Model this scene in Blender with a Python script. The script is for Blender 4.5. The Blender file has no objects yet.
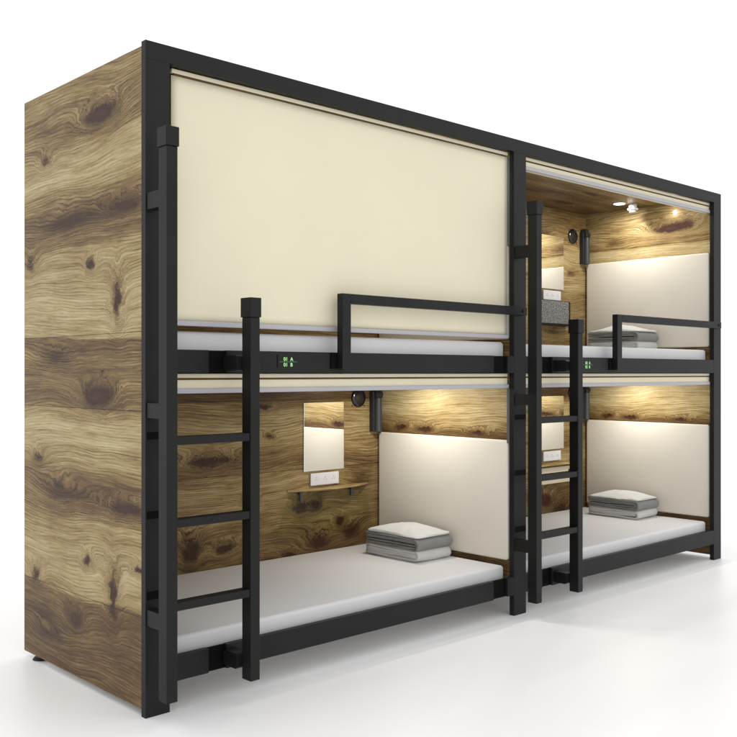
import bpy, bmesh, math, random
from mathutils import Vector, Matrix, noise as mnoise
random.seed(4)
sc = bpy.context.scene
col = sc.collection
PI = math.pi

# ------------------------------------------------------------------ nodes
class NT:
    def __init__(s, name):
        s.m = bpy.data.materials.new(name); s.m.use_nodes = True
        s.t = s.m.node_tree; s.N = s.t.nodes; s.L = s.t.links
        s.b = s.N['Principled BSDF']
    def n(s, typ, **k):
        o = s.N.new(typ)
        for a, v in k.items(): setattr(o, a, v)
        return o
    def put(s, sock, v):
        if hasattr(v, 'is_output'): s.L.new(v, sock)
        else: sock.default_value = v
    def math(s, op, a, b=0.0, c=None, clamp=False):
        o = s.n('ShaderNodeMath', operation=op, use_clamp=clamp)
        s.put(o.inputs[0], a); s.put(o.inputs[1], b)
        if c is not None: s.put(o.inputs[2], c)
        return o.outputs[0]
    def vm(s, op, a, b=(0, 0, 0)):
        o = s.n('ShaderNodeVectorMath', operation=op)
        s.put(o.inputs[0], a); s.put(o.inputs[1], b)
        return o
    def noise(s, vec, scale=1, detail=2, rough=.5, dist=0):
        o = s.n('ShaderNodeTexNoise')
        s.put(o.inputs['Vector'], vec)
        for k, v in (('Scale', scale), ('Detail', detail), ('Roughness', rough), ('Distortion', dist)):
            o.inputs[k].default_value = v
        return o.outputs['Fac']
    def ramp(s, fac, stops, interp='LINEAR'):
        o = s.n('ShaderNodeValToRGB'); r = o.color_ramp; r.interpolation = interp
        s.put(o.inputs[0], fac)
        while len(r.elements) < len(stops): r.elements.new(.5)
        for e, (p, c) in zip(r.elements, stops):
            e.position = p
            e.color = (c, c, c, 1) if isinstance(c, (int, float)) else (*c, 1)
        return o.outputs[0]
    def mix(s, fac, a, b, mode='MIX'):
        o = s.n('ShaderNodeMix', data_type='RGBA', blend_type=mode)
        s.put(o.inputs[0], fac); s.put(o.inputs[6], a); s.put(o.inputs[7], b)
        return o.outputs[2]
    def bump(s, h, strength=.2, dist=.001):
        o = s.n('ShaderNodeBump'); o.inputs['Strength'].default_value = strength
        o.inputs['Distance'].default_value = dist
        s.put(o.inputs['Height'], h); s.L.new(o.outputs[0], s.b.inputs['Normal'])

def simple(name, colr, rough=.5, spec=.5, metal=0, nscale=0, nstr=.1, var=0, bscale=60):
    t = NT(name); b = t.b
    b.inputs['Base Color'].default_value = (*colr, 1)
    b.inputs['Roughness'].default_value = rough
    b.inputs['Specular IOR Level'].default_value = spec
    b.inputs['Metallic'].default_value = metal
    co = t.n('ShaderNodeTexCoord').outputs['Object']
    if var:
        f = t.noise(co, 5, 4, .6)
        lo = tuple(c * (1 - var) for c in colr); hi = tuple(min(1, c * (1 + var)) for c in colr)
        t.put(b.inputs['Base Color'], t.ramp(f, [(.3, lo), (.7, hi)]))
    if nscale:
        t.bump(t.noise(co, nscale, 3), nstr)
    return t.m

TONES = [(0, (.010, .005, .0035)), (.14, (.038, .020, .010)), (.32, (.112, .066, .026)), (.5, (.246, .163, .065)),
         (.68, (.400, .302, .142)), (.84, (.525, .432, .245)), (1, (.600, .525, .330))]
def wood(name, v0, v1, bands, knots, seams=(), seed=0., gain=1., sat=None):
    """boards with their grain along U; bands = tone over V, knots = (u, v, ru, rv, darkness)"""
    t = NT(name)
    uv = t.n('ShaderNodeUVMap'); uv.uv_map = 'UVMap'; p0 = uv.outputs[0]
    # wobble
    nw = t.n('ShaderNodeTexNoise'); t.put(nw.inputs['Vector'], t.vm('MULTIPLY_ADD', p0).outputs[0])
    ma = nw.inputs['Vector'].links[0].from_node
    ma.inputs[1].default_value = (1.5, 3.4, 1); ma.inputs[2].default_value = (seed, seed * 1.7, seed)
    nw.inputs['Scale'].default_value = 1; nw.inputs['Detail'].default_value = 2; nw.inputs['Roughness'].default_value = .4
    w = t.math('SUBTRACT', nw.outputs['Fac'], .5)
    sep = t.n('ShaderNodeSeparateXYZ'); t.put(sep.inputs[0], p0); u, v = sep.outputs[0], sep.outputs[1]
    F = t.math('ADD', t.math('MULTIPLY', v, 8.0), t.math('MULTIPLY', w, 1.15))
    for k_, sv in enumerate(seams):
        F = t.math('ADD', F, t.math('MULTIPLY', t.math('GREATER_THAN', v, sv), 5.37 + 2.1 * k_))
    K = None; H = None
    # ragged edges for the knots
    rag = t.n('ShaderNodeTexNoise'); t.put(rag.inputs['Vector'], p0); rag.inputs['Scale'].default_value = 15; rag.inputs['Detail'].default_value = 5; rag.inputs['Roughness'].default_value = .65
    pr = t.n('ShaderNodeVectorMath', operation='MULTIPLY_ADD')
    t.put(pr.inputs[0], rag.outputs['Color']); pr.inputs[1].default_value = (.13, .050, 0); t.put(pr.inputs[2], p0)
    pk = t.vm('SUBTRACT', pr.outputs[0], (.065, .025, 0)).outputs[0]
    for (ku, kv, ru, rv, dk) in knots:
        d = t.vm('MULTIPLY', t.vm('SUBTRACT', pk, (ku, kv, 0)).outputs[0], (1 / ru, 1 / rv, 0))
        q = t.n('ShaderNodeVectorMath', operation='DOT_PRODUCT'); t.put(q.inputs[0], d.outputs[0]); t.put(q.inputs[1], d.outputs[0])
        dd = q.outputs['Value']
        g = t.math('MULTIPLY', t.math('POWER', .3679, dd), dk)
        h = t.math('MULTIPLY', t.math('POWER', .3679, t.math('MULTIPLY', dd, .20)), 1.25 * dk)
        K = g if K is None else t.math('ADD', K, g)
        H = h if H is None else t.math('ADD', H, h)
    if K is None: K = 0.0; H = 0.0
    F = t.math('ADD', F, t.math('MULTIPLY', H, .80))
    cx = t.n('ShaderNodeCombineXYZ'); t.put(cx.inputs[0], t.math('MULTIPLY', F, 2.6)); t.put(cx.inputs[1], t.math('MULTIPLY', u, 1.4)); cx.inputs[2].default_value = seed
    g1 = t.noise(cx.outputs[0], 1, 5, .62)                       # broad growth bands
    ln = t.math('SINE', t.math('ADD', t.math('MULTIPLY', F, 66), t.math('MULTIPLY', g1, 6)))
    ln = t.math('POWER', t.math('MULTIPLY_ADD', ln, .5, .5), 7.0)
    cy = t.n('ShaderNodeCombineXYZ'); t.put(cy.inputs[0], t.math('MULTIPLY', F, 17)); t.put(cy.inputs[1], t.math('MULTIPLY', u, 3)); cy.inputs[2].default_value = seed + 3
    g2 = t.noise(cy.outputs[0], 1, 3, .6)                        # thin rings
    ff = t.n('ShaderNodeVectorMath', operation='MULTIPLY'); t.put(ff.inputs[0], p0); ff.inputs[1].default_value = (14, 330, 1)
    fw = t.n('ShaderNodeCombineXYZ'); t.put(fw.inputs[0], t.math('MULTIPLY', u, 9)); t.put(fw.inputs[1], t.math('MULTIPLY', F, 30))
    fib = t.noise(fw.outputs[0], 1, 3, .65)
    blot = t.noise(t.vm('MULTIPLY', p0, (3.5, 6, 1)).outputs[0], 1, 4, .6)
    sw = t.n('ShaderNodeCombineXYZ'); t.put(sw.inputs[0], t.math('MULTIPLY', u, 2.2)); t.put(sw.inputs[1], t.math('MULTIPLY', F, 9)); sw.inputs[2].default_value = seed * 2
    strk = t.noise(sw.outputs[0], 1, 6, .72)
    mott = t.noise(t.vm('MULTIPLY', p0, (60, 160, 1)).outputs[0], 1, 3, .6)
    # tone over the boards
    vv = t.math('ADD', v, t.math('MULTIPLY', w, .10))
    vv = t.math('SUBTRACT', vv, v0); vv = t.math('DIVIDE', vv, v1 - v0)
    base = t.ramp(vv, [((b[0] - v0) / (v1 - v0), b[1]) for b in bands])
    tone = t.math('ADD', base, t.math('MULTIPLY', t.math('SUBTRACT', g1, .5), .50))
    tone = t.math('ADD', tone, t.math('MULTIPLY', t.math('SUBTRACT', g2, .5), .34))
    tone = t.math('ADD', tone, t.math('MULTIPLY', t.math('SUBTRACT', fib, .5), .62))
    tone = t.math('ADD', tone, t.math('MULTIPLY', t.math('SUBTRACT', blot, .5), .35))
    tone = t.math('SUBTRACT', tone, t.math('MULTIPLY', ln, t.math('MULTIPLY', t.math('ADD', t.math('MULTIPLY', H, .5), t.math('SUBTRACT', blot, .30, clamp=True)), .55)))
    tone = t.math('ADD', tone, t.math('MULTIPLY', t.math('SUBTRACT', strk, .5), .50))
    tone = t.math('MULTIPLY_ADD', tone, 1.10, -.040)
    tone = t.math('SUBTRACT', tone, t.math('MULTIPLY', H, .08))
    tone = t.math('SUBTRACT', tone, t.math('MULTIPLY', K, t.math('MULTIPLY_ADD', mott, 1.5, .05)))
    # thin dark pores / checks
    crk = t.noise(t.vm('MULTIPLY', p0, (22, 300, 1)).outputs[0], 1, 2, .6)
    tone = t.math('SUBTRACT', tone, t.math('MULTIPLY', t.math('MULTIPLY', t.math('SUBTRACT', crk, .60, clamp=True), 5.0, clamp=True), .34))
    for sv in seams:
        dl = t.math('ABSOLUTE', t.math('SUBTRACT', v, sv))
        tone = t.math('SUBTRACT', tone, t.math('MULTIPLY', t.math('LESS_THAN', dl, .0016), .25))
    c = t.ramp(tone, [(a, tuple(x * gain for x in b)) for a, b in TONES])
    # reddish heart in the knots
    red = t.math('MULTIPLY', t.math('ADD', K, t.math('MULTIPLY', H, .16)), .55, clamp=True)
    c = t.mix(red, c, t.mix(mott, (.016, .006, .005, 1), (.150 * gain, .050 * gain, .034 * gain, 1)))
    c = t.mix(t.math('MULTIPLY', t.math('SUBTRACT', .52, base, clamp=True), 1.3, clamp=True), c, (.165 * gain, .088 * gain, .040 * gain, 1))
    t.put(t.b.inputs['Base Color'], c)
    t.put(t.b.inputs['Roughness'], t.math('ADD', .36, t.math('MULTIPLY', fib, .2)))
    t.b.inputs['Specular IOR Level'].default_value = .18
    t.bump(t.math('ADD', fib, t.math('MULTIPLY', K, -.6)), .25, .0006)
    return t.m

M = {}
M['wood_end'] = wood('wood_end', 0, 2.4,
    [(0, .38), (.30, .38), (.355, .44), (.36, .66), (.50, .70), (.62, .60), (.66, .52), (.70, .44), (.80, .40), (.86, .60), (.98, .74), (1.06, .62), (1.08, .46),
     (1.20, .46), (1.345, .42), (1.35, .70), (1.52, .72), (1.66, .62), (1.72, .46), (1.84, .42), (1.90, .54), (1.98, .76), (2.06, .66), (2.12, .50), (2.25, .52), (2.4, .5)],
    [(.30, 2.16, .055, .022, 1), (.38, 2.165, .06, .02, .6), (.79, 2.06, .03, .02, .5), (.14, 1.80, .07, .014, .9), (.57, 1.79, .17, .03, .35), (.40, 1.61, .02, .014, .9),
     (.20, 1.47, .022, .05, .85), (.93, 1.66, .03, .03, .4), (.37, 1.12, .06, .025, 1), (.29, 1.13, .04, .02, .6), (.86, .86, .03, .015, .6), (.62, .74, .15, .026, .4), (.14, .72, .09, .014, .8),
     (.43, .50, .02, .014, 1), (.23, .40, .022, .06, .8), (.88, .38, .03, .02, .8), (.53, .26, .035, .022, .9), (.74, .16, .1, .02, .3), (.70, 1.26, .10, .03, .35), (.05, .52, .015, .01, .8)],
    seams=(.358, 1.348, 1.072), seed=2.3, gain=.83)
M['wood_back'] = wood('wood_back', 0, 2.4,
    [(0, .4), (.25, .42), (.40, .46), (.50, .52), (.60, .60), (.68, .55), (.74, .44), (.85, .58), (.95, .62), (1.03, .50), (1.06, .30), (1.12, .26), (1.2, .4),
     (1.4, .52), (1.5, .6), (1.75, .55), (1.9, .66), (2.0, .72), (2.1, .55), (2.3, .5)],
    [(.88, .775, .05, .018, .9), (.98, .78, .05, .016, .5), (1.15, .57, .02, .012, .9), (1.0, .345, .03, .014, .9), (.80, .36, .03, .05, .6), (1.22, 1.03, .03, .010, .7), (1.40, .26, .02, .01, .8),
     (1.48, .50, .03, .022, .8), (1.57, .50, .02, .016, 1), (1.75, .40, .02, .016, .8), (1.60, .31, .05, .03, .7), (1.83, .34, .05, .03, .5), (1.27, .88, .02, .01, .4), (1.90, .62, .07, .06, .22),
     (3.60, .34, .05, .03, .8), (3.78, .27, .06, .03, .6), (3.56, 2.13, .07, .05, .3), (3.76, 1.05, .05, .012, .7), (3.70, 1.50, .08, .02, .3), (3.9, 1.9, .04, .02, .3), (3.5, .99, .05, .03, .3)],
    seams=(.70, 1.065, 1.86), seed=7.1, gain=.90)
M['wood_side'] = wood('wood_side', 0, 2.4,
    [(0, .4), (.25, .42), (.8, .5), (.88, .34), (.92, .52), (1.0, .72), (1.1, .74), (1.2, .6), (1.3, .42), (1.95, .66), (2.03, .76), (2.06, .74), (2.065, .54), (2.2, .60), (2.35, .56)],
    [(.33, 2.165, .075, .020, 1), (.22, 2.175, .045, .018, .8), (.62, .905, .03, .01, .8), (.80, .91, .02, .01, .8), (.75, 2.10, .07, .03, .25), (.25, .9, .04, .01, .5)],
    seams=(2.062,), seed=4.4, gain=1.02)
M['wood_ceiling'] = wood('wood_ceiling', 0, 1.0,
    [(0, .5), (.2, .45), (.4, .55), (.6, .38), (.8, .42), (1, .35)],
    [(3.2, .62, .10, .02, .7), (3.45, .5, .08, .015, .6), (2.7, .7, .1, .03, .6), (3.55, .8, .07, .02, .7), (1.2, .6, .1, .02, .7)], seams=(.33, .66), seed=9.7, gain=.9)

M['frame'] = simple('frame_metal', (.0105, .0107, .0110), .5, .20, 0, 500, .05, .12)
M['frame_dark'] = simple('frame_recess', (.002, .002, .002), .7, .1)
M['ladder'] = simple('ladder_metal', (.0095, .0094, .0092), .48, .20, 0, 500, .05, .12)
M['rubber'] = simple('black_rubber', (.008, .008, .008), .6, .3)
M['grey_metal'] = simple('grey_metal', (.085, .09, .10), .5, .3, 0)
M['lamp_grey'] = simple('lamp_grey', (.050, .054, .060), .35, .5)
M['lamp_dark'] = simple('lamp_dark', (.022, .024, .024), .45, .4)
M['speaker_black'] = simple('speaker_black', (.010, .011, .014), .18, .6)
M['white_plastic'] = simple('white_plastic', (.70, .70, .73), .4, .4)
M['socket_hole'] = simple('socket_hole', (.42, .42, .45), .6, .2)
M['bar_grey'] = simple('blind_bar_grey', (.42, .418, .445), .5, .2)
M['brown_gap'] = simple('brown_lining', (.10, .055, .02), .6, .2, var=.3)
M['board_grey'] = simple('board_grey', (.42, .40, .38), .6, .2)
M['deck'] = simple('deck_board', (.70, .69, .67), .6, .2)

M['wood_shelf'] = wood('wood_shelf', 0, 1.2, [(0, .58), (1.2, .60)], [(1.6, .95, .05, .01, .3)], seed=5.2, gain=1.25)
def fabric(name, colr, wscale=420, strength=.25, var=.03, broad=3.0, rough=.85, weave=.10):
    t = NT(name); b = t.b
    co = t.n('ShaderNodeTexCoord').outputs['Object']
    f = t.noise(co, broad, 4, .6)
    lo = tuple(c * (1 - var) for c in colr); hi = tuple(min(1, c * (1 + var)) for c in colr)
    t.put(b.inputs['Base Color'], t.ramp(f, [(.3, lo), (.7, hi)]))
    b.inputs['Roughness'].default_value = rough; b.inputs['Specular IOR Level'].default_value = .15
    b.inputs['Sheen Weight'].default_value = .15
    s = t.n('ShaderNodeSeparateXYZ'); t.put(s.inputs[0], co)
    a = t.math('SINE', t.math('MULTIPLY', t.math('ADD', s.outputs[0], s.outputs[1]), wscale * 2))
    c = t.math('SINE', t.math('MULTIPLY', s.outputs[2], wscale * 2))
    h = t.math('ADD', t.math('MULTIPLY', a, c), t.noise(co, 40, 4))
    wv = t.math('MULTIPLY', t.math('SINE', t.math('MULTIPLY', t.math('ADD', s.outputs[0], s.outputs[1]), 700)), t.math('SINE', t.math('MULTIPLY', s.outputs[2], 700)))
    old = b.inputs['Base Color'].links[0].from_socket
    t.put(b.inputs['Base Color'], t.mix(t.math('MULTIPLY_ADD', wv, weave, weave), old, tuple(c_ * .80 for c_ in colr) + (1,)))
    t.bump(h, strength, .0006)
    return t.m
M['blind'] = fabric('cream_blind_fabric', (.755, .700, .525), 330, .14, .025, 2.2)
M['headboard'] = fabric('cream_upholstery', (.75, .71, .625), 200, .06, .02, 3)
M['mattress'] = fabric('white_mattress_cloth', (.66, .655, .66), 500, .05, .02, 3)
M['white_cloth'] = fabric('white_cotton', (.62, .62, .61), 600, .12, .03, 8)
M['grey_cloth'] = fabric('grey_cotton', (.245, .245, .238), 500, .3, .12, 14)
M['cream_box'] = simple('cream_board', (.62, .55, .43), .5, .3)

def speckle():
    t = NT('grey_speckled_felt')
    co = t.n('ShaderNodeTexCoord').outputs['Object']
    vo = t.n('ShaderNodeTexNoise'); t.put(vo.inputs['Vector'], co); vo.inputs['Scale'].default_value = 110; vo.inputs['Detail'].default_value = 5; vo.inputs['Roughness'].default_value = .7
    t.put(t.b.inputs['Base Color'], t.ramp(vo.outputs['Fac'], [(.38, .03), (.45, .11), (.54, .22), (.64, .40)]))
    t.b.inputs['Roughness'].default_value = .9
    t.bump(vo.outputs['Fac'], .5, .002)
    return t.m
M['speckle'] = speckle()

def mirror():
    t = NT('mirror_glass'); b = t.b
    b.inputs['Base Color'].default_value = (.93, .94, .93, 1); b.inputs['Metallic'].default_value = 1; b.inputs['Roughness'].default_value = .015
    return t.m
M['mirror'] = mirror()
def glass():
    t = NT('thin_glass'); N = t.N
    tr = t.n('ShaderNodeBsdfTransparent'); tr.inputs[0].default_value = (.93, .94, .90, 1)
    gl = t.n('ShaderNodeBsdfGlossy'); gl.inputs['Roughness'].default_value = .04
    mx = t.n('ShaderNodeMixShader'); mx.inputs[0].default_value = .012
    t.L.new(tr.outputs[0], mx.inputs[1]); t.L.new(gl.outputs[0], mx.inputs[2])
    t.L.new(mx.outputs[0], N['Material Output'].inputs['Surface'])
    return t.m
M['glass'] = glass()
def emit(name, colr, s):
    t = NT(name); t.b.inputs['Base Color'].default_value = (*colr, 1)
    t.b.inputs['Emission Color'].default_value = (*colr, 1); t.b.inputs['Emission Strength'].default_value = s
    return t.m
M['led'] = emit('lamp_diffuser', (1, .96, .88), 4)
M['sign'] = emit('green_lettering', (.40, .78, .32), .25)
M['sign_line'] = simple('sign_line', (.09, .14, .10), .5)

def floor_mat():
    t = NT('white_gloss_floor'); b = t.b
    co = t.n('ShaderNodeTexCoord').outputs['Object']
    f = t.noise(co, .5, 3, .5)
    t.put(b.inputs['Base Color'], t.ramp(f, [(.3, (.94, .94, .94)), (.7, (.95, .95, .95))]))
    t.put(b.inputs['Roughness'], t.ramp(t.noise(co, 1.3, 3), [(.3, .36), (.7, .42)]))
    b.inputs['Specular IOR Level'].default_value = .4
    return t.m
M['floor'] = floor_mat()

# ------------------------------------------------------------------ geometry helpers
def box(bm, x0, x1, y0, y1, z0, z1, bev=0, seg=2):
    vs = [bm.verts.new(p) for p in ((x0,y0,z0),(x1,y0,z0),(x1,y1,z0),(x0,y1,z0),(x0,y0,z1),(x1,y0,z1),(x1,y1,z1),(x0,y1,z1))]
    fs = [bm.faces.new([vs[i] for i in q]) for q in ((3,2,1,0),(4,5,6,7),(0,1,5,4),(1,2,6,5),(2,3,7,6),(3,0,4,7))]
    if bev:
        es = list({e for f in fs for e in f.edges})
        bmesh.ops.bevel(bm, geom=es, offset=bev, segments=seg, affect='EDGES', profile=.5)
    return bm
def cyl(bm, c, axis, r, h, n=32, r2=None, bev=0):
    rot = {'Z': Matrix(), 'Y': Matrix.Rotation(PI / 2, 4, 'X'), 'X': Matrix.Rotation(PI / 2, 4, 'Y')}[axis]
    r = bmesh.ops.create_cone(bm, cap_ends=True, segments=n, radius1=r, radius2=r if r2 is None else r2, depth=h, matrix=Matrix.Translation(c) @ rot)
    if bev:
        es = [e for e in {e for v in r['verts'] for e in v.link_edges} if len(e.link_faces) == 2 and max(len(f.verts) for f in e.link_faces) > 4]
        bmesh.ops.bevel(bm, geom=es, offset=bev, segments=3, affect='EDGES', profile=.5)
    return bm
def B(*a, **k): return box(bmesh.new(), *a, **k)
def prism(pts, axis, a0, a1, bev=0, seg=3, corner=0):
    """outline in the plane across `axis`, extruded from a0 to a1"""
    bm = bmesh.new()
    def pt(p, a): return {'X': (a, p[0], p[1]), 'Y': (p[0], a, p[1]), 'Z': (p[0], p[1], a)}[axis]
    A = [bm.verts.new(pt(p, a0)) for p in pts]; C = [bm.verts.new(pt(p, a1)) for p in pts]
    n = len(pts)
    f1 = bm.faces.new(A); f2 = bm.faces.new(C[::-1])
    for i in range(n): bm.faces.new((A[i], C[i], C[(i+1) % n], A[(i+1) % n]))
    bmesh.ops.recalc_face_normals(bm, faces=bm.faces)
    if bev:
        es = list(f1.edges) + list(f2.edges)
        bmesh.ops.bevel(bm, geom=es, offset=bev, segments=seg, affect='EDGES', profile=.5)
    return bm
def rrect(a0, a1, b0, b1, r, n=6):
    out = []
    for cx, cy, s in ((a1 - r, b1 - r, 0), (a0 + r, b1 - r, 90), (a0 + r, b0 + r, 180), (a1 - r, b0 + r, 270)):
        for i in range(n + 1):
            t = math.radians(s + 90 * i / n); out.append((cx + r * math.cos(t), cy + r * math.sin(t)))
    return out

def origin(o):
    while o.parent: o = o.parent
    return Vector(o.location)
def build(name, bm, mat, parent=None, loc=None, smooth=False, uvswap=False):
    bmesh.ops.recalc_face_normals(bm, faces=bm.faces)
    uvl = bm.loops.layers.uv.new('UVMap')
    for f in bm.faces:
        n = f.normal; a = max(range(3), key=lambda i: abs(n[i]))
        f.smooth = smooth
        for l in f.loops:
            c = l.vert.co
            l[uvl].uv = ((c.y, c.z), (c.x, c.z), (c.x, c.y))[a]
    off = origin(parent) if parent else Vector(loc or (0, 0, 0))
    bmesh.ops.translate(bm, verts=bm.verts, vec=-off)
    me = bpy.data.meshes.new(name); bm.to_mesh(me); bm.free()
    me.materials.append(M[mat] if isinstance(mat, str) else mat)
    o = bpy.data.objects.new(name, me); col.objects.link(o)
    if parent: o.parent = parent
    else: o.location = off
    if smooth:
        try: me.shade_auto_smooth
        except Exception: pass
    return o
def tag(o, label=None, cat=None, group=None, kind=None):
    for k, v in (('label', label), ('category', cat), ('group', group), ('kind', kind)):
        if v: o[k] = v
    return o
def empty(name, loc):
    e = bpy.data.objects.new(name, None); col.objects.link(e); e.location = loc; e.empty_display_size = .1
    return e

# ------------------------------------------------------------------ measures (metres)
PX = 2.034                         # bay pitch
UPZ = 1.09                         # lower bunk to upper bunk
FZ = .018                          # floor
ZT, ZB = 2.350, 2.288              # top beam
MR = (1.205, 1.288); LR = (.120, .208)
WALL_Y = .978

# ------------------------------------------------------------------ setting
bm = bmesh.new(); s = 60
vs = [bm.verts.new(p) for p in ((-s, -s, FZ), (s, -s, FZ), (s, s, FZ), (-s, s, FZ))]; bm.faces.new(vs)
fl = build('floor', bm, 'floor'); tag(fl, kind='structure')

# ------------------------------------------------------------------ the bunk unit
U = empty('capsule_bunk_bed', (0, 0, FZ))
tag(U, 'double capsule bunk unit with rustic wood panels and matte black steel frame', 'bunk bed')
posts = [(0, .094), (2.021, 2.116), (4.048, 4.141)]
for i, (a, b) in enumerate(posts):
    a2 = a - .002 if i == 0 else a
    build('post', B(a2, b, 0, .028, FZ, ZB, bev=.0006, seg=1), 'frame', U)
build('top_beam', B(-.002, 4.141, 0, .028, ZB + .0001, ZT, bev=.0006, seg=1), 'frame', U)
# end, divider and far panels
build('end_panel', B(0, .028, .0285, .995, .043, 2.336, bev=.001, seg=1), 'wood_end', U)
build('divider_panel', B(2.045, 2.092, .047, WALL_Y - .001, .125, 2.328), 'wood_side', U)
build('end_panel', B(4.084, 4.138, .0285, .995, .043, 2.336, bev=.001, seg=1), 'wood_side', U)
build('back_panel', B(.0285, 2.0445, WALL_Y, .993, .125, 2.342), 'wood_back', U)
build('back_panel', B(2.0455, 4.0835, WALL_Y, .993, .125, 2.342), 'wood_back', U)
build('ceiling_panel', B(.0285, 4.0835, .030, .9775, 2.3295, 2.342), 'wood_ceiling', U)
# levelling feet
for x in (.035, 4.10):
    for y in (.905,):
        bm = bmesh.new(); cyl(bm, (x, y, FZ + .006), 'Z', .036, .010, 32, .028); cyl(bm, (x, y, FZ + .019), 'Z', .007, .018, 12)
        build('levelling_foot', bm, 'rubber', U)

def bed_rail(x0, x1, z0, z1, g0, g1):
    """steel rail with the recessed hook pockets near its ends"""
    bm = bmesh.new()
    box(bm, x0, g0[0], 0.0006, .026, z0, z1, bev=.0006, seg=1)
    if g1:
        box(bm, g0[1], g1[0], 0.0006, .026, z0, z1, bev=.0006, seg=1)
        box(bm, g1[1], x1, 0.0006, .026, z0, z1, bev=.0006, seg=1)
    else: box(bm, g0[1], x1, 0.0006, .026, z0, z1, bev=.0006, seg=1)
    r = build('bed_rail', bm, 'frame', U)
    for g in filter(None, (g0, g1)):
        build('hook_pocket', B(g[0], g[1], .012, .024, z0 + .001, z1 - .001), 'frame_dark', r)
    return r
for bay in range(2):
    dx = bay * PX
    x0 = posts[bay][1] + .0001; x1 = posts[bay + 1][0] - .0001
    for z in (MR, LR):
        if bay == 0: bed_rail(x0, x1, z[0], z[1], (.256, .335), (1.868, 1.972))
        else: bed_rail(x0, x1, z[0], z[1], (2.252, 2.335), None)

# decks under the mattresses, lower bunk ceilings
for bay in range(2):
    a, b = ((.029, 2.0445), (2.0925, 4.0835))[bay]
    build('bed_deck', B(a, b, .030, WALL_Y - .001, .150, .166), 'deck', U)
    build('bed_deck', B(a, b, .050, WALL_Y - .001, 1.232, 1.248), 'deck', U)
    build('ceiling_panel', B(a, b, .060, WALL_Y - .001, 1.190, 1.204), 'wood_ceiling', U)

# headboards
def headboard(xw, z0, z1):
    bm = prism(rrect(.042, .962, z0, z1, .016), 'X', xw - .020, xw - .0005, bev=.007)
    o = build('headboard', bm, 'headboard', U, smooth=True)
    return o
for bay, xw in enumerate((2.045, 4.084)):
    for lv in range(2):
        headboard(xw, .282 if lv == 0 else 1.372, .874 if lv == 0 else 1.974)

# roller blinds: headrail, fabric, bottom bar
def blind(bay, top, zbar, closed):
    a = .121 if bay == 0 else 2.140
    b = 2.013 if bay == 0 else 4.066
    y = .036
    fb = bmesh.new()
    if closed:
        # gently waved cloth with a real thickness
        nx, nz = 60, 30
        z0 = zbar + .018; z1 = top - .024
        grid = {}
        for s_ in (0, 1):
            for i in range(nx + 1):
                for k in range(nz + 1):
                    x = a + (b - a) * i / nx; z = z0 + (z1 - z0) * k / nz
                    wv = .0011 * mnoise.noise(Vector((x * 2.2, z * .7, 3.1))) + .0005 * math.sin(x * 9)
                    grid[s_, i, k] = fb.verts.new((x, y + wv + .0015 * s_, z))
        for s_ in (0, 1):
            for i in range(nx):
                for k in range(nz):
                    fb.faces.new((grid[s_, i, k], grid[s_, i + 1, k], grid[s_, i + 1, k + 1], grid[s_, i, k + 1]))
        for k in range(nz):
            for i in (0, nx): fb.faces.new((grid[0, i, k], grid[0, i, k + 1], grid[1, i, k + 1], grid[1, i, k]))
        for i in range(nx):
            for k in (0, nz): fb.faces.new((grid[0, i, k], grid[0, i + 1, k], grid[1, i + 1, k], grid[1, i, k]))
    else:
        box(fb, a, b, y, y + .0016, zbar + .018, top - .024)
        cyl(fb, ((a + b) / 2, y + .03, top - .035), 'X', .027, b - a - .02, 32)
    f = build('roller_blind', fb, 'blind', U, smooth=closed)
    build('headrail', B(a, b, y - .004, y + .012, top - .016, top - .001, bev=.002), 'blind', f)
    build('lining_strip', B(a + .01, b - .01, y - .001, y + .006, top - .0235, top - .0165), 'brown_gap', f)
    bm = bmesh.new(); box(bm, a - .002, b + .003, y - .009, y + .009, zbar, zbar + .0185, bev=.003, seg=2)
    build('bottom_bar', bm, 'bar_grey', f, smooth=False)
    return f
blind(0, 2.287, 1.374, True)
blind(1, 2.287, 2.222, False)
blind(0, 1.2035, 1.131, False)
blind(1, 1.2035, 1.131, False)
# slim channels the blinds run in
for (x, z0, z1) in ((2.0225, 1.83, 2.262), (2.0225, .86, 1.165)):
    build('blind_guide', B(x, x + .020, .0295, .046, z0, z1, bev=.001), 'grey_metal', U)

# guard rails on the upper bunks
def guard(x0, x1):
    z1 = 1.527; y0, y1 = -.034, -.0005
    bm = bmesh.new()
    box(bm, x0, x0 + .046, y0, y1, 1.222, z1, bev=.0015)
    box(bm, x0 + .0462, x1, y0, y1, z1 - .040, z1, bev=.0015)
    g = build('guard_rail', bm, 'frame', U)
    bb = bmesh.new(); cyl(bb, (x1 - .03, y0 - .002, z1 - .02), 'Y', .008, .006, 20)
    build('bolt', bb, 'frame', g)
    build('mounting_plate', B(x0 - .036, x0 - .0005, -.006, .0005, 1.222, 1.288, bev=.001), 'frame_dark', g)
guard(.872, 2.080)
guard(2.885, 4.080)

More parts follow.
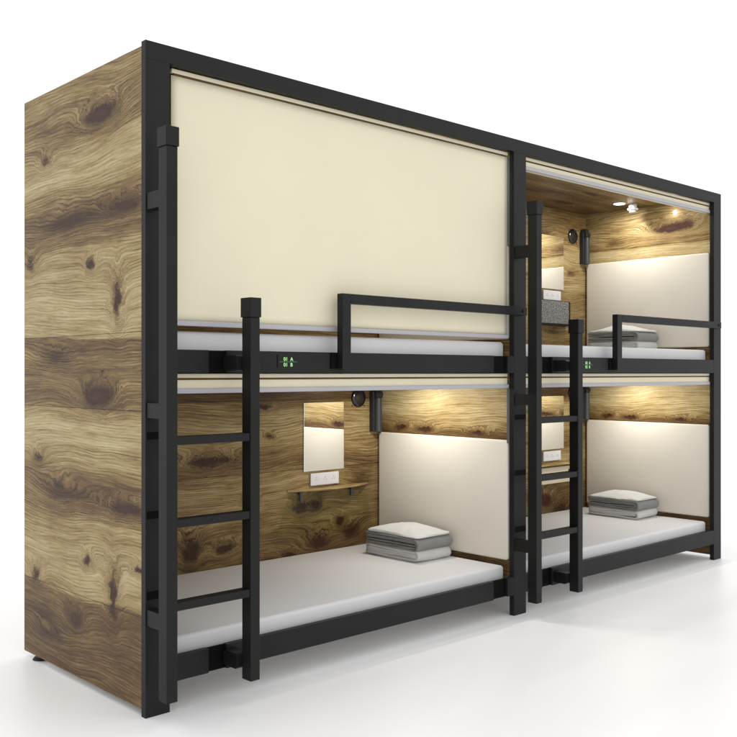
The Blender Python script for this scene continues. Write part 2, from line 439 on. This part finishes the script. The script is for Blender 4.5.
# numbering on the middle rail
def text_mesh(body, x, z, size):
    cu = bpy.data.curves.new('t', 'FONT'); cu.body = body; cu.size = size; cu.extrude = .0006
    cu.space_character = 1.05; cu.offset = .0002
    o = bpy.data.objects.new('t', cu); col.objects.link(o)
    dg = bpy.context.evaluated_depsgraph_get(); me = bpy.data.meshes.new_from_object(o.evaluated_get(dg))
    bm = bmesh.new(); bm.from_mesh(me)
    bmesh.ops.transform(bm, matrix=Matrix.Translation((x, -.0005, z)) @ Matrix.Rotation(PI / 2, 4, 'X'), verts=bm.verts)
    bpy.data.objects.remove(o); bpy.data.curves.remove(cu); bpy.data.meshes.remove(me)
    return bm
for bay, num in ((0, '01'), (1, '02')):
    dx = bay * 2.030; z = 1.2485
    p = build('berth_number', text_mesh(num + '  A', .597 + dx, z + .0035, .0200), 'sign', U)
    build('berth_number', text_mesh(num + '  B', .597 + dx, z - .0180, .0200), 'sign', U)
    build('divider_line', B(.578 + dx, .664 + dx, -.0006, .0008, z - .0012, z + .0008), 'sign_line', p)
    if bay == 0: build('slot_mark', B(.566, .5695, -.0004, .0008, z - .022, z + .026), 'frame_dark', U)
# thin dark plates on the post fronts behind each ladder, near rung height
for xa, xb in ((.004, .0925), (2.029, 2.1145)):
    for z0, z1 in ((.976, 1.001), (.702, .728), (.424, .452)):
        build('post_dark_plate', B(xa, xb, -.0012, .002, z0, z1), 'frame_dark', U)

# things fixed to the back wall
def wall_kit(dx, dz, pocket):
    yw = WALL_Y
    build('mirror', B(1.493 + dx, 1.774 + dx, yw - .006, yw - .0005, .684 + dz, 1.049 + dz, bev=.0015), 'mirror', U)
    so = build('power_socket', B(1.536 + dx, 1.734 + dx, yw - .011, yw - .0005, .608 + dz, .673 + dz, bev=.003), 'white_plastic', U)
    for cx in (1.575, 1.635, 1.695):
        bm = bmesh.new()
        for ox, oz in ((-.008, 0), (.008, 0), (0, .012)):
            box(bm, cx + dx + ox - .0018, cx + dx + ox + .0018, yw - .0122, yw - .0105, .638 + dz + oz - .003, .638 + dz + oz + .003)
        build('socket_hole', bm, 'socket_hole', so)
    # round speaker
    bm = bmesh.new(); c = (1.884 + dx, yw, 1.068 + dz)
    prof = [(.052, -.0005), (.052, -.006), (.047, -.011), (.036, -.015), (.018, -.018), (.0001, -.019)]
    rings = []
    for r, y in prof:
        rings.append([bm.verts.new((c[0] + r * math.cos(2 * PI * i / 40), yw + y, c[2] + r * math.sin(2 * PI * i / 40))) for i in range(40)])
    for a, b in zip(rings, rings[1:]):
        for i in range(40): bm.faces.new((a[i], a[(i+1) % 40], b[(i+1) % 40], b[i]))
    sp = build('speaker', bm, 'speaker_black', U, smooth=True)
    for sx, sz in ((-1, -1), (1, -1), (1, 1), (-1, 1)):
        bm = bmesh.new(); cyl(bm, (c[0] + sx * .044, yw - .002, c[2] + sz * .044), 'Y', .004, .004, 12)
        build('screw', bm, 'lamp_dark', sp)
    # reading lamp hung in the corner
    lx, ly = 2.005 + dx, yw - .036
    la = bmesh.new(); cyl(la, (lx, ly, .972 + dz), 'Z', .021, .190, 32, .019, bev=.004)
    lamp = build('reading_lamp', la, 'lamp_grey', U, smooth=False)
    build('mount_arm', B(lx - .036, lx - .018, ly + .004, yw - .001, .88 + dz, 1.105 + dz, bev=.003), 'lamp_dark', lamp)
    bm = bmesh.new(); cyl(bm, (lx - .006, ly, 1.083 + dz), 'X', .022, .048, 24, bev=.003)
    box(bm, lx - .026, lx + .012, ly - .010, yw - .001, 1.095 + dz, 1.125 + dz, bev=.003)
    build('swivel_joint', bm, 'lamp_dark', lamp)
    # small ledge with its two hinge pins and hanging leaf
    if pocket == 'glass':
        pts = [(1.385 + dx, yw - .001), (1.95 + dx, yw - .001)]
        n = 14
        for i in range(n + 1):
            t = 1 - i / n; x = 1.385 + .565 * t
            pts.append((x + dx, yw - .006 - .070 * math.sin(PI * t) ** .8))
        sh = build('wall_shelf', prism(pts[:2] + pts[2:], 'Z', .588 + dz, .596 + dz), 'wood_shelf', U)
        for px_ in (1.458, 1.816):
            bm = bmesh.new(); cyl(bm, (px_ + dx, yw - .022, .560 + dz), 'Z', .0085, .052, 20, bev=.002); cyl(bm, (px_ + dx, yw - .012, .574 + dz), 'Y', .006, .022, 16)
            build('hinge_pin', bm, 'lamp_grey', sh)
        leaf = [(1.395 + dx, .584 + dz), (1.925 + dx, .584 + dz), (1.975 + dx, .36 + dz), (1.29 + dx, .34 + dz)]
        build('glass_leaf', prism(leaf, 'Y', yw - .016, yw - .012), 'glass', sh)
    elif pocket == 'cream':
        sh = build('wall_shelf', B(1.42 + dx, 1.90 + dx, yw - .055, yw - .001, .578 + dz, .590 + dz, bev=.003), 'wood_shelf', U)
        build('folding_leaf', B(1.46 + dx, 1.868 + dx, yw - .030, yw - .001, .455 + dz, .566 + dz, bev=.003), 'cream_box', sh)
        bm = bmesh.new(); cyl(bm, (1.80 + dx, yw - .034, .535 + dz), 'Y', .008, .012, 16)
        build('latch', bm, 'lamp_dark', sh)
    else:
        pk = build('wall_pocket', prism(rrect(1.46 + dx, 1.783 + dx, .448 + dz, .600 + dz, .006), 'Y', yw - .042, yw - .001, bev=.002), 'speckle', U)
        build('pocket_rim', prism(rrect(1.452 + dx, 1.803 + dx, .434 + dz, .602 + dz, .010), 'Y', yw - .040, yw - .0008, bev=.002), 'rubber', pk)
wall_kit(0, 0, 'glass')
wall_kit(PX, 0, 'cream')
wall_kit(PX, UPZ + .003, 'grey')

# ceiling lights (lit in the photograph)
def ceiling_light(xw, zc, power, fixture=True):
    for ox, y, pw in ((.235, .560, 1.25), (.255, .300, .5)):
        x = xw - ox
        bm = bmesh.new(); cyl(bm, (x, y, zc - .003), 'Z', .036, .006, 40)
        o = build('ceiling_light', bm, 'led', U)
        bm = bmesh.new(); cyl(bm, (x, y, zc - .002), 'Z', .041, .0035, 40, bev=.001)
        build('trim_ring', bm, 'white_plastic', o)
        L = bpy.data.lights.new('downlight', 'AREA'); L.shape = 'DISK'; L.size = .045; L.energy = power * pw; L.color = (1, .96, .88)
        lo = bpy.data.objects.new('downlight', L); col.objects.link(lo); lo.location = (x, y, zc - .009 - FZ); lo.parent = U
    if fixture:
        x, y = xw - .235, .560
        bm = bmesh.new(); cx = x + .092; cy = y - .045
        cyl(bm, (cx, cy, zc - .014), 'Z', .026, .028, 28, bev=.002)
        cyl(bm, (cx, cy, zc - .034), 'Z', .035, .012, 28, bev=.003)
        d = build('smoke_detector', bm, 'white_plastic', U)
        bm = bmesh.new(); cyl(bm, (cx, cy, zc - .047), 'Z', .024, .014, 28, .016)
        build('sensor_cap', bm, 'white_plastic', d)
ceiling_light(4.084, 2.329, 3.3)
# disc and lamp added to make the glow on the upper right far panel
bm = bmesh.new(); cyl(bm, (4.0815, .285, 2.262), 'X', .012, .006, 28, bev=.001)
wl = build('added_glow_disc', bm, 'led', U)
bm = bmesh.new(); cyl(bm, (4.082, .285, 2.262), 'X', .016, .003, 28)
build('trim_ring', bm, 'white_plastic', wl)
L = bpy.data.lights.new('added_glow_lamp', 'POINT'); L.shadow_soft_size = .01; L.energy = .15; L.color = (1, .98, .94)
lo = bpy.data.objects.new('added_glow_lamp', L); col.objects.link(lo); lo.location = (4.055, .285, 2.262 - FZ); lo.parent = U
ceiling_light(2.045, 1.190, 2.6, False)
ceiling_light(4.084, 1.190, 2.6, False)
ceiling_light(2.045, 2.329, 2.6, False)

# ------------------------------------------------------------------ ladders
def ladder():
    L = empty('bunk_ladder', (.19, -.108, .10))
    y0, y1 = -.135, -.082
    build('stile', B(0, .042, y0, y1, .100, 1.965, bev=.002), 'ladder', L)
    build('stile', B(.343, .384, y0, y1, .100, 1.405, bev=.002), 'ladder', L)
    build('stile_cap', B(-.004, .046, y0 - .004, y1 + .004, 1.9655, 2.031, bev=.002), 'ladder', L)
    build('stile_cap', B(.339, .388, y0 - .004, y1 + .004, 1.4055, 1.476, bev=.002), 'ladder', L)
    for z in (.962, .683, .403):
        build('rung', B(.0425, .3425, y0 + .003, y1 - .006, z, z + .028, bev=.0015), 'ladder', L)
    for z0, z1 in ((1.766, 1.824), (1.050, 1.102), (.336, .392)):
        build('bracket', B(.002, .040, y1 + .0005, -.0015, z0, z1, bev=.0012), 'ladder', L)
    for z0, z1 in ((1.213, 1.270), (.136, .192)):
        a = prism(rrect(-.081, .006, z0, z1, .014), 'X', .322, .372, bev=.001)
        bmesh.ops.recalc_face_normals(a, faces=a.faces)
        h = build('hook_arm', a, 'ladder', L)
        bm = bmesh.new(); cyl(bm, (.3205, -.030, (z0 + z1) / 2), 'X', .008, .004, 20)
        build('bolt', bm, 'ladder', h)
    return L
l1 = ladder()
tag(l1, 'black three-rung steel ladder at the left bay, beside the closed cream blind', 'ladder', 'bunk ladders')
def copy_tree(o, parent=None):
    c = o.copy(); col.objects.link(c); c.parent = parent
    for ch in [q for q in bpy.data.objects if q.parent == o]: copy_tree(ch, c)
    return c
l2 = copy_tree(l1); l2.location.x += 2.022
tag(l2, 'black three-rung steel ladder against the middle post of the bunk unit, at the right bay', 'ladder')

# ------------------------------------------------------------------ mattresses
def mattress(x0, x1, z0, z1, label):
    bm = B(x0, x1, .056, .972, z0, z1, bev=.016, seg=4)
    o = build('mattress', bm, 'mattress', None, ((x0 + x1) / 2, .51, z0), smooth=True)
    tag(o, label, 'mattress', 'mattresses in the sleeping capsules')
    return o
def soften(o):
    m = o.modifiers.new('s', 'SUBSURF'); m.levels = m.render_levels = 2
mattress(.034, 2.016, .1665, .258, 'white mattress of the lower left bunk, seen behind the nearest ladder')
mattress(2.10, 4.055, .1665, .258, 'white mattress of the lower right bunk under the folded linen')
mattress(.034, 2.016, 1.2485, 1.357, 'white mattress edge of the upper left bunk below the closed cream blind')
mattress(2.10, 4.055, 1.2485, 1.352, 'white mattress of the upper right bunk behind the shorter guard rail')

# ------------------------------------------------------------------ folded linen
def sheetbox(x0, x1, y0, y1, zf, h, crown, seed, nx=30, ny=36, edge=.018, sag=.0, n=.0035):
    """soft folded cloth: rounded sides, crowned top; zf(x,y) = height of what it rests on"""
    bm = bmesh.new()
    rows = []
    sec = 12
    # closed loops in XY at several heights
    import math as m
    prof = []
    for i in range(sec + 1):
        t = -PI / 2 + PI * i / sec
        prof.append((edge * (1 - m.cos(t)), .5 + .5 * m.sin(t)))     # inset, height 0..1
    def loop(inset, hh):
        pts = []
        k = 14
        a0, a1, b0, b1 = x0 + inset, x1 - inset, y0 + inset, y1 - inset
        r = .022
        base = rrect(a0, a1, b0, b1, r, 4)
        # densify straight runs
        out = []
        for q in range(len(base)):
            p, w = Vector(base[q]), Vector(base[(q + 1) % len(base)])
            d = (w - p).length; s_ = max(1, int(d / .02))
            for e in range(s_): out.append(p.lerp(w, e / s_))
        return out
    ref = loop(0, 0); cnt = len(ref); c = Vector(((x0 + x1) / 2, (y0 + y1) / 2))
    def hgt(p, hh):
        du = (p.x - c.x) / ((x1 - x0) / 2); dv = (p.y - c.y) / ((y1 - y0) / 2)
        cr = crown * max(0, 1 - du * du) * max(0, 1 - dv * dv)
        w = mnoise.noise(Vector((p.x * 9, p.y * 9, seed))) * n * 1.4 + mnoise.noise(Vector((p.x * 30, p.y * 30, seed + 4))) * n * .5
        return zf(p.x, p.y) + (h + cr + w) * hh
    for ins, hh in prof:
        row = []
        for p in ref:
            d = (p - c); q = c + Vector((d.x * (1 - ins / ((x1 - x0) / 2)), d.y * (1 - ins / ((y1 - y0) / 2))))
            bulge = 1 + .02 * mnoise.noise(Vector((q.x * 6, q.y * 6, hh * 2 + seed)))
            q = c + (q - c) * bulge
            row.append(bm.verts.new((q.x, q.y, hgt(q, hh))))
        rows.append(row)
    for s_ in (.85, .65, .4, .15):
        row = []
        for v in rows[sec]:
            q = c + (Vector((v.co.x, v.co.y)) - c) * s_
            row.append(bm.verts.new((q.x, q.y, hgt(q, 1))))
        rows.append(row)
    for a, b in zip(rows, rows[1:]):
        for i in range(cnt): bm.faces.new((a[i], a[(i + 1) % cnt], b[(i + 1) % cnt], b[i]))
    bm.faces.new(rows[0][::-1]); bm.faces.new(rows[-1])
    return bm
def ribbon(bm, path, th, x0, x1, seed, nx=18, amp=.0035):
    """strip of cloth with thickness following a path in YZ, running along X"""
    n = len(path); L, R = [], []
    for i, p in enumerate(path):
        a = path[max(0, i - 1)]; b = path[min(n - 1, i + 1)]
        t = Vector((b[0] - a[0], b[1] - a[1])).normalized(); nn = Vector((-t.y, t.x))
        L.append((p[0] + nn.x * th / 2, p[1] + nn.y * th / 2)); R.append((p[0] - nn.x * th / 2, p[1] - nn.y * th / 2))
    ring = L + R[::-1]
    cols = []
    for k in range(nx + 1):
        f = k / nx; x = x0 + (x1 - x0) * f
        e = min(f, 1 - f) * nx
        rowx = []
        for (y, z) in ring:
            w = mnoise.noise(Vector((x * 7, y * 7, z * 9 + seed))) * amp
            wx = mnoise.noise(Vector((y * 12, z * 30, seed + 9 + f * 3))) * .005 if e < 2 else 0
            rowx.append(bm.verts.new((x + wx, y + w * .6, z + w)))
        cols.append(rowx)
    m_ = len(ring)
    for a, b in zip(cols, cols[1:]):
        for i in range(m_): bm.faces.new((a[i], a[(i + 1) % m_], b[(i + 1) % m_], b[i]))
    for c in (cols[0][::-1], cols[-1]):
        h = m_ // 2
        for i in range(h - 1): bm.faces.new((c[i], c[i + 1], c[m_ - 2 - i], c[m_ - 1 - i]))
def fold_path(yb, yf, zc, hh):
    """U fold: open at the back (yb), round at the front (yf)"""
    p = []
    for i in range(13): p.append((yb + (yf + hh - yb) * i / 12, zc + hh))
    for i in range(1, 10):
        t = PI * i / 10; p.append((yf + hh - hh * math.sin(t), zc + hh * math.cos(t)))
    for i in range(13): p.append((yf + hh + (yb - yf - hh) * i / 12, zc - hh))
    return p
def linen(dx, dz, where, seed, squash=1.):
    x0, x1, y0, y1 = 1.735 + dx, 1.975 + dx, .375, .745
    zt = .258 + dz
    b = bmesh.new(); hd = .0205
    for k, h_ in enumerate((hd, hd - .0145)):
        pth = fold_path(y1 + .008 * math.sin(seed), y0 + .004 + .016 * k, zt + hd + .0105, max(h_, .005))
        ribbon(b, pth, .0150 if k == 0 else .013, x0 + .002 * k, x1 - .001 - .004 * k, seed + 20 + k * 2, amp=.0062)
    o1 = build('folded_duvet', b, 'white_cloth', None, ((x0 + x1) / 2, (y0 + y1) / 2, zt), smooth=True)
    tag(o1, 'white folded duvet at the bottom of the linen stack ' + where, 'duvet', 'folded white duvets')
    z = zt + .058
    hh = .0275
    bm = bmesh.new()
    # each blanket layer tilts down a little at the back
    for k, h_ in enumerate((hh, hh - .0100, hh - .0200)):
        pth = fold_path(y1 + .003, y0 - .004 + .0115 * k, z + hh + .003, max(h_, .004))
        ribbon(bm, pth, .0088, x0 - .006 + .003 * k, x1 + .008 - .004 * k, seed + k * 5)
    o2 = build('folded_blanket', bm, 'grey_cloth', None, ((x0 + x1) / 2, (y0 + y1) / 2, z), smooth=True)
    tag(o2, 'grey folded blanket between two white cloths in the stack ' + where, 'blanket', 'folded grey blankets')
    zz = z + 2 * hh + .0078
    b = sheetbox(x0 - .006, x1 + .004, y0 - .002, y1, lambda x, y: zz, .012, .036, seed + 2, edge=.009, n=.007)
    o3 = build('folded_towel', b, 'white_cloth', None, ((x0 + x1) / 2, (y0 + y1) / 2, zz), smooth=True)
    tag(o3, 'white puffed towel on top of the linen stack ' + where, 'towel', 'folded white towels')
linen(0, 0, 'on the lower left bunk', 1.3)
linen(PX, 0, 'on the lower right bunk', 5.9)
linen(PX, 1.094, 'on the upper right bunk', 9.2)

# ------------------------------------------------------------------ light
w = bpy.data.worlds.new('World'); sc.world = w; w.use_nodes = True
bg = w.node_tree.nodes['Background']; bg.inputs[0].default_value = (1, 1, 1, 1); bg.inputs[1].default_value = 1.22

# ------------------------------------------------------------------ camera
cam = bpy.data.cameras.new('camera'); co = bpy.data.objects.new('camera', cam); col.objects.link(co)
co.location = (-1.6785, -2.9085, 1.205)
co.rotation_euler = (PI / 2, 0, -math.atan2(.68376, .72971))
cam.sensor_width = 36; cam.lens = 952.48 / 737 * 36
cam.shift_y = 4.5 / 737
cam.clip_start = .05; cam.clip_end = 500
sc.camera = co

sc.render.engine = 'CYCLES'
sc.view_settings.view_transform = 'Standard'; sc.view_settings.look = 'None'
sc.view_settings.exposure = 0; sc.view_settings.gamma = 1
sc.cycles.use_denoising = True
sc.cycles.max_bounces = 10; sc.cycles.diffuse_bounces = 6; sc.cycles.transparent_max_bounces = 8
